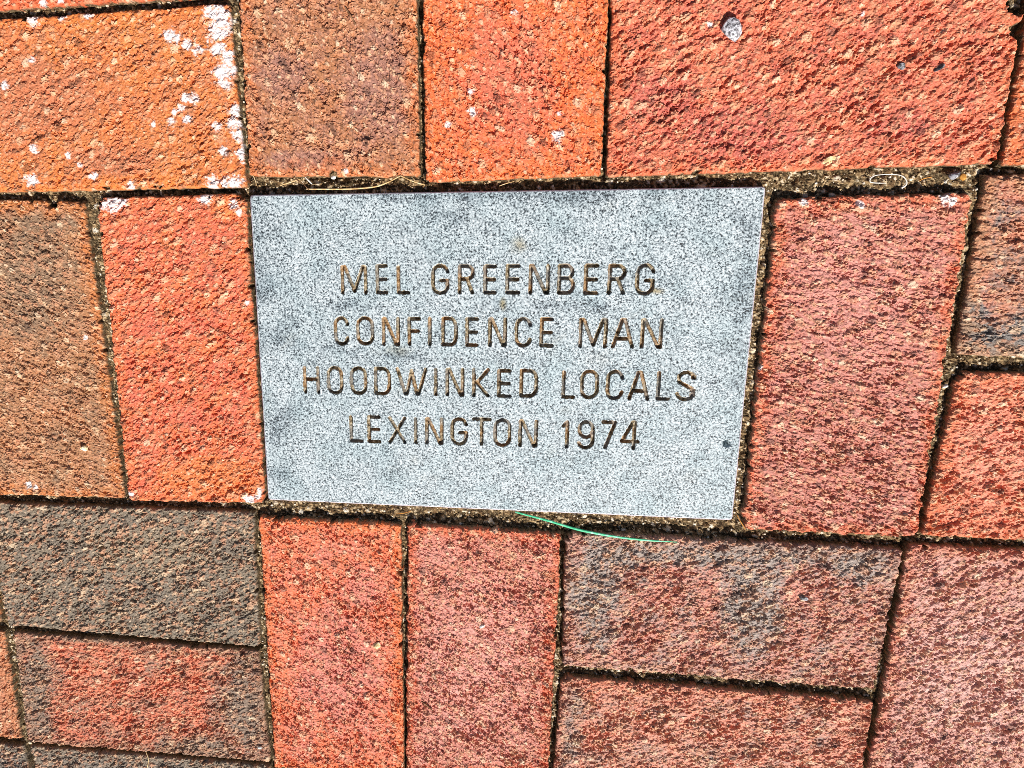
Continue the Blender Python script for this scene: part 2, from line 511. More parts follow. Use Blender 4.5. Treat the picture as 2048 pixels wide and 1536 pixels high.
def build_brick(i, b):
    seed = i + 3
    q = [np.array(p) for p in b['q']]
    ctr = sum(q) / 4
    wl_ = (np.linalg.norm(q[1] - q[0]) + np.linalg.norm(q[2] - q[3])) / 2
    hl_ = (np.linalg.norm(q[3] - q[0]) + np.linalg.norm(q[2] - q[1])) / 2
    cu, cv = np.meshgrid(np.linspace(0, 1, 60), np.linspace(0, 1, 60))

    def bil(u, v):
        u = u[..., None]
        v = v[..., None]
        return (1 - v) * ((1 - u) * q[0] + u * q[1]) + v * ((1 - u) * q[3] + u * q[2])
    pp = bil(cu, cv)
    px, py = to_px(pp[..., 0], pp[..., 1])
    vis = (px > -40) & (px < 2088) & (py > -40) & (py < 1576)
    us, vs = cu[vis], cv[vis]
    u = axis(0, wl_, max(us.min() - 0.01, 0), min(us.max() + 0.01, 1))
    v = axis(0, hl_, max(vs.min() - 0.01, 0), min(vs.max() + 0.01, 1))
    U, V = np.meshgrid(u, v)
    p = bil(U, V)
    x, y = p[..., 0], p[..., 1]
    # ragged outline: shift the border verts a little in plan
    rag = b.get('ragged', 0.45) + 0.2
    edge_d = np.minimum(np.minimum(U, 1 - U) * wl_, np.minimum(V, 1 - V) * hl_)
    fall = 1 - smooth(0, 5, edge_d)
    x = x + fall * rag * fbm(x / 9, y / 9, seed, 3)
    y = y + fall * rag * fbm(x / 9 + 40, y / 9, seed + 11, 3)
    px, py = to_px(x, y)
    # distance inside a rounded rectangle
    rad = b.get('rad', 2.6)
    ax = np.minimum(U, 1 - U) * wl_ - rad
    ay = np.minimum(V, 1 - V) * hl_ - rad
    d = np.where((ax < 0) & (ay < 0), rad - np.hypot(ax, ay), np.minimum(ax, ay) + rad)
    for (cx, cy, r) in b.get('chips', []):
        w = at(cx, cy)
        d = np.minimum(d, np.hypot(x - w[0], y - w[1]) - r * (1 + 0.35 * noise(x / 2.5, y / 2.5, seed + 5)))
    dd = d - rag * np.clip(0.5 + 1.1 * fbm(x / 3.2, y / 3.2, seed + 9, 2), 0, 3) * 0.7 - 2.2 * smooth(0.42, 0.8, fbm(x / 7, y / 7, seed + 12, 2))
    RD = b.get('round', 1.9)
    t = np.clip(RD - dd, 0, None)
    drop = np.where(t < RD * 0.95, RD - np.sqrt(np.clip(RD * RD - t * t, 0, None)), RD * 0.69 + (t - RD * 0.95) * 4)
    drop = np.minimum(drop, 14)
    # relief
    ang = b['ang'] * D2R
    k = 0.25 + 1.05 * b.get('rough', 1.0)
    c, s = math.cos(ang), math.sin(ang)
    xs, ys = x * c + y * s, -x * s + y * c
    z = 0.25 * fbm(x / 30, y / 30, seed + 2, 2)
    # torn pits of the wire cut, drawn out along the cut
    patch = 0.65 + 0.5 * smooth(-0.35, 0.5, fbm(x / 22, y / 22, seed + 4, 2))
    rgh = b.get('rough', 1.0)
    # pits torn open by the wire cut, long and sharp lipped
    p1, _ = spots(x, y, 3.3, seed + 20, 0.20 + 0.22 * rgh, ang, 2.3, 0.9)
    p2, _ = spots(x + 50, y + 31, 1.9, seed + 21, 0.25 + 0.25 * rgh, ang, 2.0, 0.6)
    p3, _ = spots(x + 81, y + 13, 1.4, seed + 23, 0.50, ang, 1.4, 0.5)
    z -= patch * (1.0 * smooth(0.32, 0.46, p1) + 0.8 * smooth(0.30, 0.46, p2) + 0.4 * smooth(0.3, 0.5, p3))
    # proud angular grains
    g1, t1 = spots(x + 9, y + 77, 3.6, seed + 30, 0.18 + 0.12 * rgh, ang, 1.4, 1.1)
    g2, t2 = spots(x + 19, y + 7, 2.0, seed + 31, 0.30 + 0.15 * rgh, ang, 1.5, 0.8)
    z += patch * (0.85 * smooth(0.26, 0.42, g1) + 0.65 * smooth(0.26, 0.42, g2))
    # torn flakes on the rough bricks: gentle ramps that break off in a sharp lip
    for (per, aa, sd) in ((5.0, 0.75, 80), (2.8, 0.45, 84)):
        ph = ys / per + 1.2 * noise(xs / (per * 1.7), ys / (per * 1.1), seed + sd) + 0.3 * noise(x / 2.0, y / 2.0, seed + sd + 1)
        fr = ph - np.floor(ph)
        am = smooth(0.0, 0.4, noise(xs / (per * 2.0), ys / per, seed + sd + 2))
        z += (0.25 + 0.85 * max(0, rgh - 0.7)) * aa * patch * am * (fr - 0.5)
    z += 0.09 * (0.5 + rgh) * noise(x / 1.3, y / 1.3, seed + 40)
    z += 0.13 * (0.4 + rgh) * noise(xs / 3.2, ys / 1.2, seed + 41)
    z -= drop
    z += b.get('z', 0.0)
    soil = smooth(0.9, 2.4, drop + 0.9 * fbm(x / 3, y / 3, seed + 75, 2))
    # masks
    grain = np.maximum(smooth(0.24, 0.36, g1), smooth(0.24, 0.36, g2))
    tone = np.where(g1 > g2, t1, t2)
    warp = 26 * fbm(px / 45, py / 45, seed + 50, 3)

    def blob(lst, soft=0.5):
        m = np.zeros_like(px)
        for (cx, cy, rx, ry) in lst:
            e = np.hypot((px - cx) / rx, (py - cy) / ry)
            m = np.maximum(m, 1 - e)
        return m
    second = np.zeros_like(px)
    if b.get('second'):
        second = smooth(-0.30, 0.62, blob(b['second']) + warp / 80 + 0.30 * noise(x / 1.6, y / 1.6, seed + 55) + 0.2 * noise(xs / 5, ys / 2, seed + 56))
    wm = np.zeros_like(px)
    for (cx, cy, r) in b.get('white', []):
        e = np.hypot(px - cx, py - cy) / (r * 1.5)
        wm = np.maximum(wm, np.clip(1.1 - e, 0, 0.75))
    if b.get('white'):
        wm = 0.92 * smooth(0.30, 0.72, wm + (0.34 * noise(px / 15, py / 15, seed + 60) + 0.34 * noise(px / 7.3 + 5, py / 7.3, seed + 61) + 0.3 * noise(px / 3.6, py / 3.6, seed + 62)) * (wm > 0))
    rimm = (1 - smooth(1.5, 11, d + 5 * fbm(x / 9, y / 9, seed + 70, 2))) * b.get('rimw', 0.5)
    nu, nv = len(u), len(v)
    # skirt
    border = np.concatenate([np.arange(nu), (np.arange(1, nv) * nu + nu - 1),
                             ((nv - 1) * nu + np.arange(nu - 2, -1, -1)), (np.arange(nv - 2, 0, -1) * nu)])
    top = np.stack([x - ctr[0], y - ctr[1], z], -1).reshape(-1, 3)
    low = top[border].copy()
    low[:, 2] = -50
    n0 = len(top)
    m = len(border)
    j = np.arange(m)
    sk = np.stack([border, border[(j + 1) % m], n0 + (j + 1) % m, n0 + j], -1)
    verts = np.concatenate([top, low]) * MM
    faces = np.concatenate([grid_faces(nu, nv), sk])
    ext = lambda a: np.concatenate([a.ravel(), a.ravel()[border]])
    c1, c2, c3 = [clay(*cc) for cc in b['c']]
    mat = brick_material(c1, c2, c3, clay(*b['rim']), ang)
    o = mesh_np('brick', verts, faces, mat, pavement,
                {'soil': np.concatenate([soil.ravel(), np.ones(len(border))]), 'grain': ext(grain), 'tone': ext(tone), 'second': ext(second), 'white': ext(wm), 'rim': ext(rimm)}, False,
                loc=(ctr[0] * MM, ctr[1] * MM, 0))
    o['label'] = b['label']
    return q


QUADS = [build_brick(i, b) for i, b in enumerate(BRICKS)]


def inside(x, y, q, grow=0.0):
    """signed distance (positive inside) of a convex quad"""
    d = np.full(np.shape(x), 1e9)
    for i in range(4):
        a, b = q[i], q[(i + 1) % 4]
        e = (b - a) / np.linalg.norm(b - a)
        d = np.minimum(d, e[1] * (x - a[0]) - e[0] * (y - a[1]))
    return d + grow


# plaque outline (305 x 203 mm)
PW, PH = 152.5, 101.7
PLQ = [W(-PW, PH), W(PW, PH), W(PW, -PH), W(-PW, -PH)]

# bricks beyond the frame, on the same 105 mm module
ring_mats = [brick_material(lin(*a), lin(*b_), lin(*c_), lin(*d_), 0.6) for a, b_, c_, d_ in (
    ((206, 94, 56), (188, 84, 60), (214, 104, 60), (214, 94, 46)),
    ((160, 102, 66), (130, 94, 70), (180, 110, 70), (190, 104, 50)),
    ((112, 97, 82), (124, 104, 84), (102, 90, 80), (116, 98, 76)))]


def ring_mesh(w, h, mi):
    u = np.concatenate([[0, 0.6, 1.6, 3], np.linspace(7, w - 7, 30), [w - 3, w - 1.6, w - 0.6, w]]) - w / 2
    v = np.concatenate([[0, 0.6, 1.6, 3], np.linspace(7, h - 7, 16), [h - 3, h - 1.6, h - 0.6, h]]) - h / 2
    X, Y = np.meshgrid(u, v)
    e = np.minimum(w / 2 - abs(X), h / 2 - abs(Y))
    Z = 0.5 * noise(X / 6, Y / 6, mi + 90) - np.where(e < 3, (3 - e) ** 2 * 0.3, 0)
    nu, nv = len(u), len(v)
    border = np.concatenate([np.arange(nu), (np.arange(1, nv) * nu + nu - 1),
                             ((nv - 1) * nu + np.arange(nu - 2, -1, -1)), (np.arange(nv - 2, 0, -1) * nu)])
    top = np.stack([X, Y, Z], -1).reshape(-1, 3)
    low = top[border].copy()
    low[:, 2] = -50
    m = len(border)
    j = np.arange(m)
    sk = np.stack([len(top) + j, len(top) + (j + 1) % m, border[(j + 1) % m], border], -1)
    fc = grid_faces(nu, nv)[:, ::-1]
    n = len(top) + m
    z0 = np.zeros(n)
    g, tn = spots(np.concatenate([top[:, 0], low[:, 0]]), np.concatenate([top[:, 1], low[:, 1]]), 6, mi + 3)
    o = mesh_np('brick', np.concatenate([top, low]) * MM, np.concatenate([fc, sk]), ring_mats[mi], pavement,
                {'grain': smooth(0.1, 0.3, g), 'tone': tn, 'second': z0, 'white': z0, 'rim': z0})
    return o


def build_ring():
    cells = {}
    for ci in range(-3, 13):
        for cj in range(-3, 10):
            x, y = -363 + 52.5 + 105 * (ci - 1), 315 - 52.5 - 105 * (cj - 1)
            occ = any(inside(x + dx, y + dy, q) > 0 for q in QUADS + [PLQ] for dx in (-30, 0, 30) for dy in (-30, 0, 30))
            cells[(ci, cj)] = occ
    protos = {}

    def put(x, y, w, h, rot):
        mi = random.choice([0, 0, 0, 1, 2])
        if (w, h, mi) not in protos:
            o = protos[(w, h, mi)] = ring_mesh(w, h, mi)
        else:
            o = protos[(w, h, mi)].copy()
            COL.objects.link(o)
            o.parent = pavement
        o.location = (x * MM, y * MM, random.uniform(-0.8, 0.4) * MM)
        o.rotation_euler = (0, 0, rot + random.uniform(-0.008, 0.008) + random.choice([0, math.pi]))
    for cj in range(-3, 10):
        for ci in range(-3, 13):
            if cells[(ci, cj)]:
                continue
            cells[(ci, cj)] = True
            x, y = -363 + 52.5 + 105 * (ci - 1), 315 - 52.5 - 105 * (cj - 1)
            vert = (ci + cj) % 3 == 0
            if vert and cells.get((ci, cj + 1)) is False:
                cells[(ci, cj + 1)] = True
                put(x, y - 52.5, 205, 101, math.pi / 2)
            elif cells.get((ci + 1, cj)) is False:
                cells[(ci + 1, cj)] = True
                put(x + 52.5, y, 205, 101, 0)
            elif cells.get((ci, cj + 1)) is False:
                cells[(ci, cj + 1)] = True
                put(x, y - 52.5, 205, 101, math.pi / 2)
            else:
                put(x, y, 101, 101, 0)


build_ring()

# ------------------------------------------------------------------ plaque with engraved lettering


def arc(cx, cy, rx, ry, a0, a1, n=9):
    return [(cx + rx * math.cos(math.radians(a0 + (a1 - a0) * i / (n - 1))),
             cy + ry * math.sin(math.radians(a0 + (a1 - a0) * i / (n - 1)))) for i in range(n)]


RX, RY = 0.5, 0.27
O_ = arc(.5, 1 - RY, RX, RY, 0, 180) + arc(.5, RY, RX, RY, 180, 360)
O_ = O_ + [O_[0]]
GLYPH = {
    'A': [[(0, 0), (.42, 1), (.58, 1), (1, 0)], [(.17, .3), (.83, .3)]],
    'B': [[(0, 0), (0, 1), (.55, 1)] + arc(.55, .77, .37, .23, 90, -90) + [(0, .54)], [(.55, .54)] + arc(.6, .27, .4, .27, 90, -90) + [(0, 0)]],
    'C': [[(1, .76)] + arc(.5, 1 - RY, RX, RY, 10, 180) + arc(.5, RY, RX, RY, 180, 350) + [(1, .24)]],
    'D': [[(0, 0), (0, 1), (.5, 1)] + arc(.55, .7, .45, .3, 90, 0) + arc(.55, .3, .45, .3, 0, -90) + [(0, 0)]],
    'E': [[(.98, 1), (0, 1), (0, 0), (1, 0)], [(0, .5), (.92, .5)]],
    'F': [[(1, 1), (0, 1), (0, 0)], [(0, .52), (.92, .52)]],
    'G': [[(1, .78)] + arc(.5, 1 - RY, RX, RY, 12, 180) + arc(.5, RY, RX, RY, 180, 360) + [(1, .46), (.55, .46)]],
    'H': [[(0, 0), (0, 1)], [(1, 0), (1, 1)], [(0, .54), (1, .54)]],
    'I': [[(.5, 0), (.5, 1)]],
    'K': [[(0, 0), (0, 1)], [(1, 1), (.22, .5), (1, 0)], [(0, .5), (.22, .5)]],
    'L': [[(0, 1), (0, 0), (1, 0)]],
    'M': [[(0, 0), (0, 1), (.12, 1), (.52, .06), (.88, 1), (1, 1), (1, 0)]],
    'N': [[(0, 0), (0, 1), (.12, 1), (.88, 0), (1, 0), (1, 1)]],
    'O': [O_],
    'R': [[(0, 0), (0, 1), (.5, 1)] + arc(.55, .76, .45, .24, 90, -90) + [(0, .52)], [(.55, .52), (.95, .0)]],
    'S': [[(1, .78)] + arc(.5, .77, .48, .23, 10, 200) + [(.15, .62), (.85, .42)] + arc(.5, .24, .5, .24, 30, -170) + [(0, .2)]],
    'T': [[(0, 1), (1, 1)], [(.5, 1), (.5, 0)]],
    'W': [[(0, 1), (.26, 0), (.32, 0), (.5, .94), (.68, 0), (.74, 0), (1, 1)]],
    'X': [[(0, 1), (1, 0)], [(0, 0), (1, 1)]],
    '1': [[(0, .84), (.7, 1), (.7, 0)]],
    '9': [arc(.5, .7, .5, .3, -10, 350, 15) + [(1, .3)] + arc(.5, .24, .5, .24, 0, -165)],
    '7': [[(0, 1), (1, 1), (.25, 0)]],
    '4': [[(.74, 0), (.74, 1), (.62, 1), (0, .26), (1, .26)]],
}


def zl(ox, oy, items):
    return [(c, ox + l / 4.876, ox + r / 4.876, oy + t / 4.876, oy + b / 4.876) for c, l, r, t, b in items]


LETTERS = zl(580, 500, [('M', 497, 750, 150, 430), ('E', 838, 955, 140, 430), ('L', 1043, 1170, 145, 430), ('G', 1380, 1552, 135, 435),
                        ('R', 1640, 1800, 140, 430), ('E', 1888, 2015, 145, 430),
                        ('C', 430, 575, 648, 930), ('O', 648, 818, 648, 928), ('N', 898, 1068, 655, 935), ('F', 1150, 1272, 655, 935),
                        ('I', 1340, 1386, 655, 935), ('D', 1478, 1632, 655, 938), ('E', 1712, 1840, 658, 942)])
LETTERS += zl(980, 500, [('E', 155, 295, 140, 430), ('N', 380, 580, 138, 432), ('B', 660, 828, 138, 432), ('E', 918, 1060, 138, 434),
                         ('R', 1150, 1328, 138, 434), ('G', 1420, 1606, 132, 440),
                         ('N', -15, 162, 658, 942), ('C', 243, 406, 655, 948), ('E', 486, 622, 660, 946), ('M', 868, 1142, 665, 955),
                         ('A', 1188, 1408, 665, 957), ('N', 1470, 1684, 668, 960)])
LETTERS += zl(580, 700, [('H', 132, 288, 160, 425), ('O', 362, 517, 158, 432), ('O', 588, 752, 162, 435), ('D', 822, 982, 168, 437),
                         ('W', 1036, 1338, 172, 440), ('I', 1402, 1442, 178, 448), ('N', 1520, 1697, 176, 450), ('K', 1778, 1945, 178, 458),
                         ('L', 583, 712, 640, 900), ('E', 757, 885, 640, 905), ('X', 960, 1132, 650, 912), ('I', 1208, 1244, 658, 916),
                         ('N', 1320, 1494, 660, 922), ('G', 1568, 1732, 658, 930), ('T', 1775, 1962, 660, 932)])
LETTERS += zl(980, 700, [('E', 72, 208, 188, 462), ('D', 290, 465, 188, 462), ('L', 702, 832, 203, 472), ('O', 882, 1058, 192, 477),
                         ('C', 1132, 1303, 195, 487), ('A', 1350, 1558, 203, 490), ('L', 1627, 1758, 208, 492), ('S', 1815, 2002, 203, 497),
                         ('O', 36, 205, 668, 943), ('N', 280, 463, 680, 947), ('1', 698, 782, 688, 958), ('9', 853, 1017, 685, 966),
                         ('7', 1083, 1230, 690, 965), ('4', 1272, 1462, 690, 972)])


def build_plaque():
    HW = 1.05
    # grid, fine over the lettering
    def lines(lo, hi, f0, f1, fine, coarse, ends):
        a = np.linspace(lo, f0, int((f0 - lo) / coarse), endpoint=False)
        b = np.linspace(f0, f1, int((f1 - f0) / fine), endpoint=False)
        c = np.linspace(f1, hi, int((hi - f1) / coarse) + 1)
        e = np.array([0.15, 0.35, 0.6, 0.9])
        return np.unique(np.concatenate([a, b, c, lo + e, hi - e]))
    gx = lines(-PW, PW, -124, 119, 0.36, 1.1, 1)
    gy = lines(-PH, PH, -64, 60, 0.36, 1.1, 1)
    X, Y = np.meshgrid(gx, gy)
    best = np.full(X.shape, 1e3)
    owner = np.full(X.shape, -1)
    for li, (ch, l, r, t, b) in enumerate(LETTERS):
        tl, tr, br, bl = at(l, t), at(r, t), at(r, b), at(l, b)
        cx0 = (tl[0] + bl[0]) / 2 + HW * 0.9
        cx1 = (tr[0] + br[0]) / 2 - HW * 0.9
        if cx1 < cx0 + 0.05:
            cx0 = cx1 = (cx0 + cx1) / 2
        y1 = (tl[1] + tr[1]) / 2 - HW * 0.9
        y0 = (bl[1] + br[1]) / 2 + HW * 0.9
        ix0, ix1 = np.searchsorted(gx, [cx0 - 3, cx1 + 3])
        iy0, iy1 = np.searchsorted(gy, [y0 - 3, y1 + 3])
        sx, sy = X[iy0:iy1, ix0:ix1], Y[iy0:iy1, ix0:ix1]
        # strokes lean a hair with the letter
        d = np.full(sx.shape, 1e3)
        for st in GLYPH[ch]:
            pts = [(cx0 + a * (cx1 - cx0), y0 + bb * (y1 - y0)) for a, bb in st]
            for (ax, ay), (bx, by) in zip(pts, pts[1:]):
                ex, ey = bx - ax, by - ay
                L2 = ex * ex + ey * ey + 1e-9
                tt = np.clip(((sx - ax) * ex + (sy - ay) * ey) / L2, 0, 1)
                d = np.minimum(d, np.hypot(sx - ax - tt * ex, sy - ay - tt * ey))
        sb = best[iy0:iy1, ix0:ix1]
        m = d < sb
        best[iy0:iy1, ix0:ix1] = np.where(m, d, sb)
        so = owner[iy0:iy1, ix0:ix1]
        owner[iy0:iy1, ix0:ix1] = np.where(m, li, so)
    bw = best + 0.22 * noise(X / 1.4, Y / 1.4, 5)
    z = 0.12 * fbm(X / 45, Y / 45, 3, 2) + 0.05 * noise(X / 2.2, Y / 2.2, 8)
    z = z + 0.16 * np.exp(-((best - HW - 0.55) / 0.5) ** 2)
    floor = 2.1 + 0.3 * noise(X / 2.0, Y / 2.0, 14) + 0.2 * noise(X / 9, Y / 9, 15)
    z = z - floor * smooth(0.12, -0.38, bw - HW)
    hole = at(1453, 887)
    hd = np.hypot((X - hole[0]), (Y - hole[1])) + 0.3 * noise(X, Y, 2)
    z = z - 6 * smooth(2.3, 1.5, hd)
    # edges: small worn round-over
    e = np.minimum(PW - abs(X), PH - abs(Y))
    rad = 2.0
    ax, ay = PW - abs(X) - rad, PH - abs(Y) - rad
    d = np.where((ax < 0) & (ay < 0), rad - np.hypot(ax, ay), np.minimum(ax, ay) + rad)
    d = d - 0.12 * np.clip(noise(X / 6, Y / 6, 31) + 0.4 * noise(X / 1.5, Y / 1.5, 32), 0, 1)
    z = z - np.where(d < 0.8, np.clip((0.8 - d), 0, 3) ** 1.6 * 0.9, 0)
    z = np.where(d < 0, z + d * 4, z)
    px, py = to_px(X, Y)

    def blobs(lst):
        m = np.zeros_like(px)
        for cx, cy, rx, ry, a in lst:
            m = np.maximum(m, a * np.clip(1.2 - np.hypot((px - cx) / rx, (py - cy) / ry), 0, 1))
        return m
    nz = fbm(px / 60, py / 60, 44, 3)
    tarnish = blobs([(1000, 385, 560, 34, 1.0), (880, 430, 60, 30, .8), (520, 520, 40, 150, .8), (560, 640, 60, 90, .7), (1500, 560, 30, 260, .7),
                     (820, 712, 110, 14, 1.0), (700, 610, 90, 14, .6), (1120, 612, 150, 14, .8), (1030, 720, 80, 12, .7), (560, 850, 40, 60, .9), (545, 950, 30, 80, .6),
                     (1480, 700, 30, 200, .6), (1250, 740, 60, 12, .4), (700, 700, 90, 16, .6), (1490, 440, 60, 60, .5), (1200, 900, 120, 30, .3),
                     (880, 770, 16, 26, .6), (734, 660, 14, 24, .6), (715, 768, 14, 24, .6), (660, 768, 14, 24, .5), (890, 664, 14, 24, .6), (765, 768, 14, 24, .7)])
    tarnish = np.clip(smooth(0.12, 0.95, 0.75 * tarnish + 0.4 * nz * (tarnish > 0.02) + 0.12 * nz), 0, 1)
    ochre = np.clip(blobs([(1314, 582, 16, 7, 1.2), (1006, 608, 8, 14, .7), (1036, 490, 18, 18, .6), (1190, 720, 30, 20, .15), (800, 700, 30, 16, .3)]) * (0.8 + nz), 0, 0.8)
    edge = smooth(1.1, 0.2, d) * 0.8
    nu, nv = len(gx), len(gy)
    F = grid_faces(nu, nv)[:, ::-1]
    inl = (bw < HW) & (owner >= 0)
    fi = inl.ravel()[F].sum(1) >= 2
    fo = np.where(fi, owner.ravel()[F].max(1), -1)
    V = np.stack([X, Y, z], -1).reshape(-1, 3)
    at_ = {'tarnish': tarnish.ravel(), 'ochre': ochre.ravel(), 'edge': edge.ravel()}

    def sub(name, faces, mat, parent, extra=None):
        used, inv = np.unique(faces, return_inverse=True)
        v = V[used]
        f = inv.reshape(faces.shape)
        return used, v, f
    border = np.concatenate([np.arange(nu), (np.arange(1, nv) * nu + nu - 1),
                             ((nv - 1) * nu + np.arange(nu - 2, -1, -1)), (np.arange(nv - 2, 0, -1) * nu)])
    low = V[border].copy()
    low[:, 2] = -30
    n0 = len(V)
    m = len(border)
    j = np.arange(m)
    sk = np.stack([n0 + j, n0 + (j + 1) % m, border[(j + 1) % m], border], -1)
    VV = np.concatenate([V, low])
    faces = np.concatenate([F[fo < 0], sk])
    used, inv = np.unique(faces, return_inverse=True)
    ext = {k: np.concatenate([a, a[border]])[used] for k, a in at_.items()}
    pl = bpy.data.objects.new('memorial_plaque', None)
    pl.empty_display_size = 0.05
    COL.objects.link(pl)
    mesh_np('face_plate', VV[used] * MM, inv.reshape(faces.shape), plaque_material(), pl, ext)
    tag(pl, 'speckled blue grey metal plaque engraved with four lines of capitals, set among the bricks', 'plaque')
    lm = letter_material()
    for li in range(len(LETTERS)):
        f = F[fo == li]
        if len(f) == 0:
            continue
        used, inv = np.unique(f, return_inverse=True)
        mesh_np('engraved_letter', V[used] * MM, inv.reshape(f.shape), lm, pl)
    return pl


build_plaque()

# ------------------------------------------------------------------ sand and grit in the joints


def build_sand():
    st = 0.8
    xs = np.arange(-385, 345, st)
    ys = np.arange(-325, 235, st)
    X, Y = np.meshgrid(xs, ys)
    px, py = to_px(X, Y)
    jd = np.full(X.shape, 1e3)
    second = np.full(X.shape, 1e3)
    for q in QUADS + [PLQ]:
        d = -inside(X, Y, q)
        second = np.minimum(second, np.maximum(d, jd))
        jd = np.minimum(jd, d)
    gap = jd + np.clip(second, 0, 30)       # local joint width
    lvl = -5.9 - 3.4 * smooth(4.6, 2.0, gap) + 2.0 * fbm(X / 14, Y / 14, 71, 2)
    for cx, cy, rx, ry, a in ((680, 352, 120, 14, -2.4), (1290, 1060, 180, 14, -1.4), (1000, 1040, 200, 12, -0.6), (1750, 365, 160, 16, 0.5)):
        lvl = lvl + a * np.clip(1.3 - np.hypot((px - cx) / rx, (py - cy) / ry), 0, 1)
    g, tn = spots(X, Y, 1.7, 75, 0.8)
    g2, tn2 = spots(X + 30, Y + 11, 3.2, 76, 0.3)
    Z = lvl + 0.7 * smooth(0, 0.7, g) + 0.9 * smooth(0, 0.7, g2) + 0.35 * noise(X / 0.9, Y / 0.9, 77)
    # the sand banks up a little against the sides
    keep = (jd > -2.5) & (px > -60) & (px < 2110) & (py > -60) & (py < 1600)
    nu, nv = len(xs), len(ys)
    F = grid_faces(nu, nv)[:, ::-1]
    F = F[keep.ravel()[F].all(1)]
    used, inv = np.unique(F, return_inverse=True)
    V = np.stack([X, Y, Z], -1).reshape(-1, 3)[used]
    F = inv.reshape(F.shape)
    grain = (0.85 * np.maximum(smooth(0.15, 0.4, g), smooth(0.15, 0.4, g2))).ravel()[used]
    tone = np.where(g2 > g, tn2, tn).ravel()[used]
    # loose grit: little faceted stones
    n = 5200
    jj = np.flatnonzero((jd > 0.3).ravel() & keep.ravel())
    pick = rng.choice(jj, n)
    base = np.stack([X.ravel()[pick], Y.ravel()[pick], Z.ravel()[pick]], -1)
    base[:, :2] += rng.uniform(-0.4, 0.4, (n, 2))
    ph = (1 + 5 ** .5) / 2
    ico = np.array([(-1, ph, 0), (1, ph, 0), (-1, -ph, 0), (1, -ph, 0), (0, -1, ph), (0, 1, ph), (0, -1, -ph), (0, 1, -ph),
                    (ph, 0, -1), (ph, 0, 1), (-ph, 0, -1), (-ph, 0, 1)]) / 1.9
    icf = np.array([(0, 11, 5), (0, 5, 1), (0, 1, 7), (0, 7, 10), (0, 10, 11), (1, 5, 9), (5, 11, 4), (11, 10, 2), (10, 7, 6), (7, 1, 8),
                    (3, 9, 4), (3, 4, 2), (3, 2, 6), (3, 6, 8), (3, 8, 9), (4, 9, 5), (2, 4, 11), (6, 2, 10), (8, 6, 7), (9, 8, 1)])
    rad = 0.28 + 0.75 * rng.random(n) ** 3
    sc = rad[:, None, None] * rng.uniform(0.65, 1.25, (n, 1, 3)) * rng.uniform(0.8, 1.2, (n, 12, 1))
    gv = (base[:, None, :] + ico[None] * sc).reshape(-1, 3)
    gf = (icf[None] + 12 * np.arange(n)[:, None, None]).reshape(-1, 3)
    tri = np.concatenate([F[:, [0, 1, 2]], F[:, [0, 2, 3]], gf + len(V)])
    allv = np.concatenate([V, gv])
    o = mesh_np('joint_sand', allv * MM, tri, MAT_SAND, None,
                {'grain': np.concatenate([grain, np.ones(len(gv))]), 'tone': np.concatenate([tone, np.repeat(rng.random(n), 12)])},
                smooth_shade=False)
    tag(o, 'tan sand and grit filling the joints between the bricks and round the plaque', 'sand', kind='stuff')


build_sand()

# ------------------------------------------------------------------ loose things lying on the pavement


def tube(name, pts, rad, mat, flat=1.0, sides=6):
    pts = np.asarray(pts, float)
    # smooth the polyline
    n = len(pts)
    tt = np.linspace(0, n - 1, (n - 1) * 8 + 1)
    i = np.clip(np.floor(tt).astype(int), 0, n - 2)
    f = (tt - i)[:, None]
    p0, p1, p2, p3 = pts[np.clip(i - 1, 0, n - 1)], pts[i], pts[i + 1], pts[np.clip(i + 2, 0, n - 1)]
    c = 0.5 * ((2 * p1) + (-p0 + p2) * f + (2 * p0 - 5 * p1 + 4 * p2 - p3) * f ** 2 + (-p0 + 3 * p1 - 3 * p2 + p3) * f ** 3)
    m = len(c)
    tan = np.gradient(c, axis=0)
    tan /= np.linalg.norm(tan, axis=1)[:, None] + 1e-9
    side = np.cross(tan, [0, 0, 1.0])
    side /= np.linalg.norm(side, axis=1)[:, None] + 1e-9
    up = np.cross(side, tan)
    r = np.interp(np.linspace(0, 1, m), np.linspace(0, 1, len(rad)), rad)
    a = np.arange(sides) * 2 * np.pi / sides
    ring = c[:, None] + r[:, None, None] * (np.cos(a)[None, :, None] * side[:, None] + flat * np.sin(a)[None, :, None] * up[:, None])
    v = ring.reshape(-1, 3)
    fs = []
    for k in range(m - 1):
        for s in range(sides):
            fs.append((k * sides + s, k * sides + (s + 1) % sides, (k + 1) * sides + (s + 1) % sides, (k + 1) * sides + s))
    v = np.concatenate([v, c[:1], c[-1:]])
    for s in range(sides):
        fs.append((len(v) - 2, (s + 1) % sides, s, s))
        fs.append((len(v) - 1, (m - 1) * sides + s, (m - 1) * sides + (s + 1) % sides, (m - 1) * sides + (s + 1) % sides))
    me = bpy.data.meshes.new(name)
    me.from_pydata([tuple(x * MM) for x in v], [], [tuple(dict.fromkeys(q)) for q in fs])
    me.polygons.foreach_set('use_smooth', [True] * len(me.polygons))
    me.materials.append(mat)
    me.update()
    o = bpy.data.objects.new(name, me)
    COL.objects.link(o)
    return o


def line(pix, z):
    """photo pixels with heights (mm) -> points"""
    zs = z if hasattr(z, '__len__') else [z] * len(pix)
    return [(*at(a, b, h), h) for (a, b), h in zip(pix, zs)]


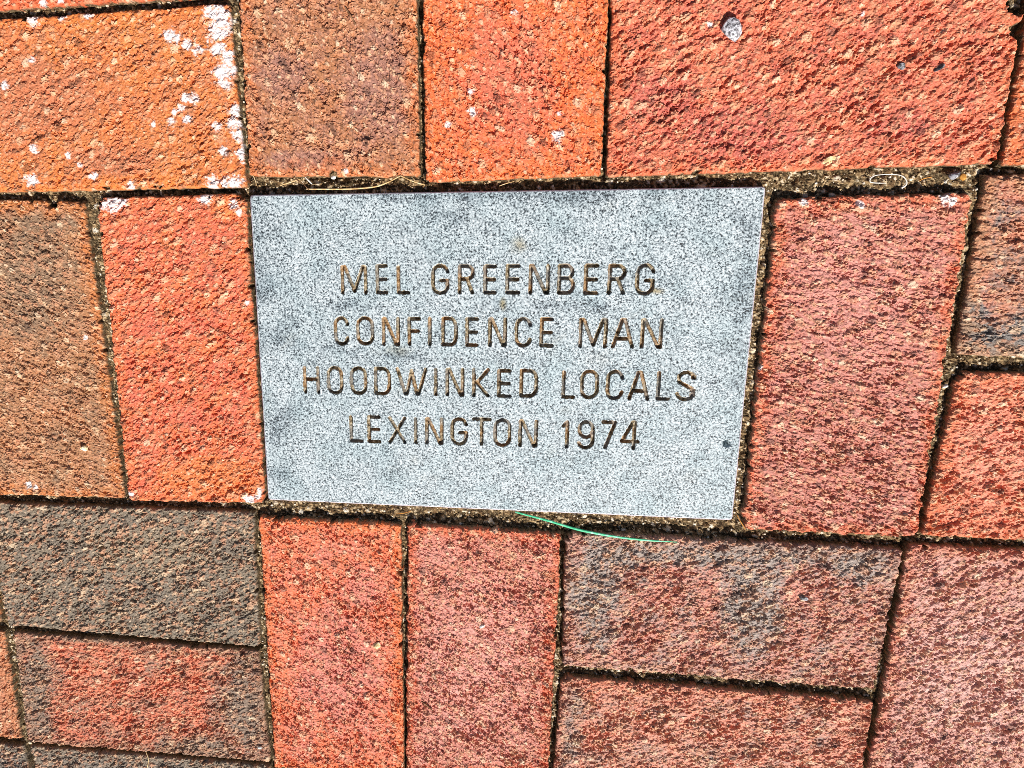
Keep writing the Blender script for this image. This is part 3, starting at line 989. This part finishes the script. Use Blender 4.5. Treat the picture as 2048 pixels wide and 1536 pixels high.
M_GRASS = plain_material('green_blade', [(0.3, lin(38, 165, 112)), (0.55, lin(84, 205, 152)), (0.7, lin(170, 232, 200))], 300, 0.45, 0.5, 0.0001)
M_STRAW = plain_material('dry_straw', [(0.3, lin(140, 104, 60)), (0.5, lin(204, 170, 116)), (0.7, lin(236, 216, 176))], 260, 0.7, 0.3, 0.0002)
M_PALE = plain_material('pale_fibre', [(0.3, lin(214, 206, 190)), (0.6, lin(240, 236, 228))], 300, 0.6, 0.3, 0.0001)
M_ORANGE = plain_material('orange_needle', [(0.3, lin(170, 104, 40)), (0.6, lin(214, 150, 70))], 300, 0.7, 0.3, 0.0001)
M_GREY = plain_material('grey_stone', [(0.36, lin(70, 68, 72)), (0.47, lin(150, 146, 150)), (0.60, lin(226, 224, 228))], 600, 0.7, 0.35, 0.0008)
M_CREAM = plain_material('cream_stone', [(0.32, lin(200, 160, 96)), (0.5, lin(236, 212, 160)), (0.65, lin(246, 236, 210))], 220, 0.7, 0.35, 0.0005)
M_DARK = plain_material('dark_chip', [(0.36, lin(40, 40, 44)), (0.5, lin(92, 90, 92)), (0.64, lin(190, 190, 196))], 420, 0.6, 0.4, 0.0006)
M_TWIG = plain_material('brown_twig', [(0.3, lin(70, 46, 30)), (0.5, lin(120, 84, 58)), (0.7, lin(170, 130, 96))], 300, 0.8, 0.2, 0.0004)

g = tube('grass_blade', line([(1030, 1024), (1095, 1041), (1160, 1060), (1235, 1074), (1300, 1081), (1354, 1084)], [-1.5, 0.8, 1.8, 1.9, 1.6, 1.3]),
         [0.5, 0.8, 0.85, 0.75, 0.6, 0.25], M_GRASS, 0.4)
tag(g, 'thin bright green grass blade lying across the joint below the plaque', 'grass blade')


def stone(name, px, py, rx, ry, rz, z, mat, label, cat, rot=0.0, seed=1, sub=2, cut=0.55, group=None):
    """irregular pebble: radii from photo pixels, facets from random planes"""
    import bmesh
    bm = bmesh.new()
    bmesh.ops.create_icosphere(bm, subdivisions=sub, radius=1.0)
    rs = np.random.default_rng(seed)
    pl = rs.normal(size=(9, 3))
    pl /= np.linalg.norm(pl, axis=1)[:, None]
    hs = rs.uniform(cut, 0.95, 9)
    c, s = math.cos(rot), math.sin(rot)
    for v in bm.verts:
        p = np.array(v.co)
        for n_, h in zip(pl, hs):
            e = p @ n_ - h
            if e > 0:
                p = p - n_ * e * 0.85
        p *= np.array([rx, ry, rz]) / 3.3 * 1.12
        p = np.array([p[0] * c - p[1] * s, p[0] * s + p[1] * c, p[2]])
        v.co = p * MM
    me = bpy.data.meshes.new(name)
    bm.to_mesh(me)
    bm.free()
    me.materials.append(mat)
    o = bpy.data.objects.new(name, me)
    w = at(px, py, z)
    o.location = (w[0] * MM, w[1] * MM, z * MM)
    COL.objects.link(o)
    return tag(o, label, cat, group)


stone('pebble', 1464, 60, 17, 20, 12, 1.2, M_GREY, 'grey speckled pebble stuck in the large salmon red brick at the top', 'pebble', 0.3, 3)
stone('pebble', 168, 896, 9, 8, 8, 0.9, M_CREAM, 'small cream yellow pebble on the brown brick at the left', 'pebble', 0.2, 5)
stone('stone_chip', 1659, 322, 15, 9, 4, 0.0, M_CREAM, 'flat cream stone chip on the salmon red brick near the plaque corner', 'stone chip', 0.45, 8, cut=0.4)
stone('stone_chip', 1802, 132, 9, 7, 5, 0.2, M_DARK, 'dark grey angular chip in the salmon red brick below the right top corner', 'stone chip', 0.6, 11, cut=0.4)
stone('stone_chip', 1878, 136, 10, 5, 5, 0.2, M_DARK, 'dark grey slender chip in the salmon red brick beside a pinkish spot', 'stone chip', 0.7, 12, cut=0.4)
stone('stone_chip', 1912, 350, 11, 8, 7, -1.8, M_DARK, 'dark grey chip in the sandy joint above the pinkish brick', 'stone chip', 0.2, 13, cut=0.4)
stone('stone_chip', 1926, 354, 5, 6, 4, -1.6, M_ORANGE, 'orange crumb in the joint touching the dark grey chip', 'crumb', 0.5, 14)
stone('stone_chip', 754, 1290, 12, 8, 6, 0.3, M_CREAM, 'pale tan chip on the orange coral brick below the plaque', 'stone chip', -0.5, 15, cut=0.4)
stone('stone_chip', 964, 1252, 7, 4, 4, 0.3, M_PALE, 'tiny white chip on the rough pink brick', 'stone chip', 0.6, 16, cut=0.4)
stone('stone_chip', 1607, 1196, 10, 5, 4, 0.2, M_DARK, 'small blue grey sliver on the grey and pink brick', 'stone chip', -0.2, 17, cut=0.4)
stone('pebble', 667, 355, 5, 4, 4, -1.6, M_PALE, 'white pebble in the joint under the brown and mauve brick', 'pebble', 0, 18)
stone('pebble', 520, 1495, 6, 3, 3, 0.3, M_PALE, 'white pebble on the grey corner of the red brick with smoky ends', 'pebble', 0, 19)
stone('pebble', 1891, 772, 6, 3, 3, -3.0, M_PALE, 'white pebble in the dark notch at the right', 'pebble', 0.3, 20)

SG = 'dry grass stems lying in the joint above the plaque'
tag(tube('straw', line([(612, 378), (690, 378), (745, 374), (772, 366), (800, 352)], [-2.0, -1.2, -1.0, -0.8, -0.5]), [0.35, 0.5, 0.5, 0.45, 0.3], M_STRAW),
    'long dry straw curving up to the right in the joint above the plaque', 'straw', SG)
tag(tube('straw', line([(801, 351), (822, 361), (850, 370)], [-0.4, -0.9, -1.2]), [0.3, 0.4, 0.4], M_STRAW),
    'short dry straw sloping down from the tip of the long curved one', 'straw', SG)
tag(tube('straw', line([(560, 371), (582, 364), (600, 358)], [-2.4, -1.8, -1.6]), [0.3, 0.4, 0.2], M_STRAW),
    'tan straw tilted upward at the left end of the joint above the plaque', 'straw', SG)
tag(tube('straw', line([(590, 358), (604, 366), (618, 380)], [-1.0, -1.2, -1.6]), [0.2, 0.3, 0.2], M_TWIG),
    'thin brown stem crossing the tan straw near the plaque top left', 'straw', SG)
tag(tube('straw', line([(610, 354), (617, 361), (624, 368)], [-1.4, -1.2, -1.6]), [0.3, 0.5, 0.3], M_PALE),
    'short pale stem right of the crossing straws above the plaque', 'straw', SG)
tag(tube('straw', line([(500, 340), (508, 355), (514, 372)], [-0.5, -1.0, -1.6]), [0.15, 0.25, 0.2], M_STRAW),
    'fine straw standing in the joint corner at the plaque top left', 'straw', SG)
tag(tube('straw', line([(998, 372), (1015, 366), (1028, 363)], [-1.8, -1.4, -1.2]), [0.2, 0.3, 0.2], M_STRAW),
    'short straw in the joint under the vivid orange brick', 'straw', SG)
tag(tube('fibre', line([(1772, 366), (1756, 366), (1741, 364), (1742, 356), (1755, 350), (1790, 349), (1806, 353), (1813, 362), (1812, 370), (1803, 376)],
                       [-1.6, -1.4, -1.4, -1.3, -1.2, -1.1, -1.2, -1.3, -1.4, -1.6]), [0.2, 0.25, 0.3, 0.32, 0.24, 0.22, 0.3, 0.36, 0.4, 0.6], M_PALE, 0.8),
    'white looped fibre lying on the sand above the pinkish brick', 'fibre')
tag(tube('needle', line([(1474, 1030), (1481, 1043), (1490, 1057)], [-1.0, -0.6, -0.8]), [0.25, 0.35, 0.3], M_ORANGE),
    'orange needle in the joint at the lower right plaque corner', 'needle')
tag(tube('needle', line([(1838, 362), (1848, 357), (1864, 354)], [-1.5, -1.3, -1.3]), [0.2, 0.3, 0.2], M_ORANGE),
    'orange yellow needle on the sand right of the white loop', 'needle')
tag(tube('straw', line([(292, 1504), (297, 1520), (293, 1540)], [-1.0, 0.4, 0.6]), [0.4, 0.35, 0.3], M_STRAW),
    'tan straw poking out below the red brick with smoky ends', 'straw')
tag(tube('twig', line([(690, 14), (700, 30), (712, 50)], [0.5, 0.9, 0.6]), [0.4, 0.6, 0.4], M_TWIG),
    'brown twig fragment stuck to the brown and mauve brick', 'twig')
tag(tube('twig', line([(843, 1402), (853, 1410), (866, 1422)], [0.5, 1.0, 0.7]), [0.5, 0.7, 0.4], M_TWIG),
    'grey brown twig fragment on the rough pink brick', 'twig')
tag(tube('straw', line([(790, 1028), (808, 1026), (822, 1022)], [-1.4, -1.0, -1.0]), [0.2, 0.3, 0.2], M_ORANGE),
    'reddish straw below the plaque above the joint of two bricks', 'straw')
tag(tube('straw', line([(1046, 1044), (1070, 1042), (1085, 1036)], [-1.8, -1.2, -1.2]), [0.2, 0.3, 0.2], M_STRAW),
    'short pale straw under the green grass blade', 'straw')
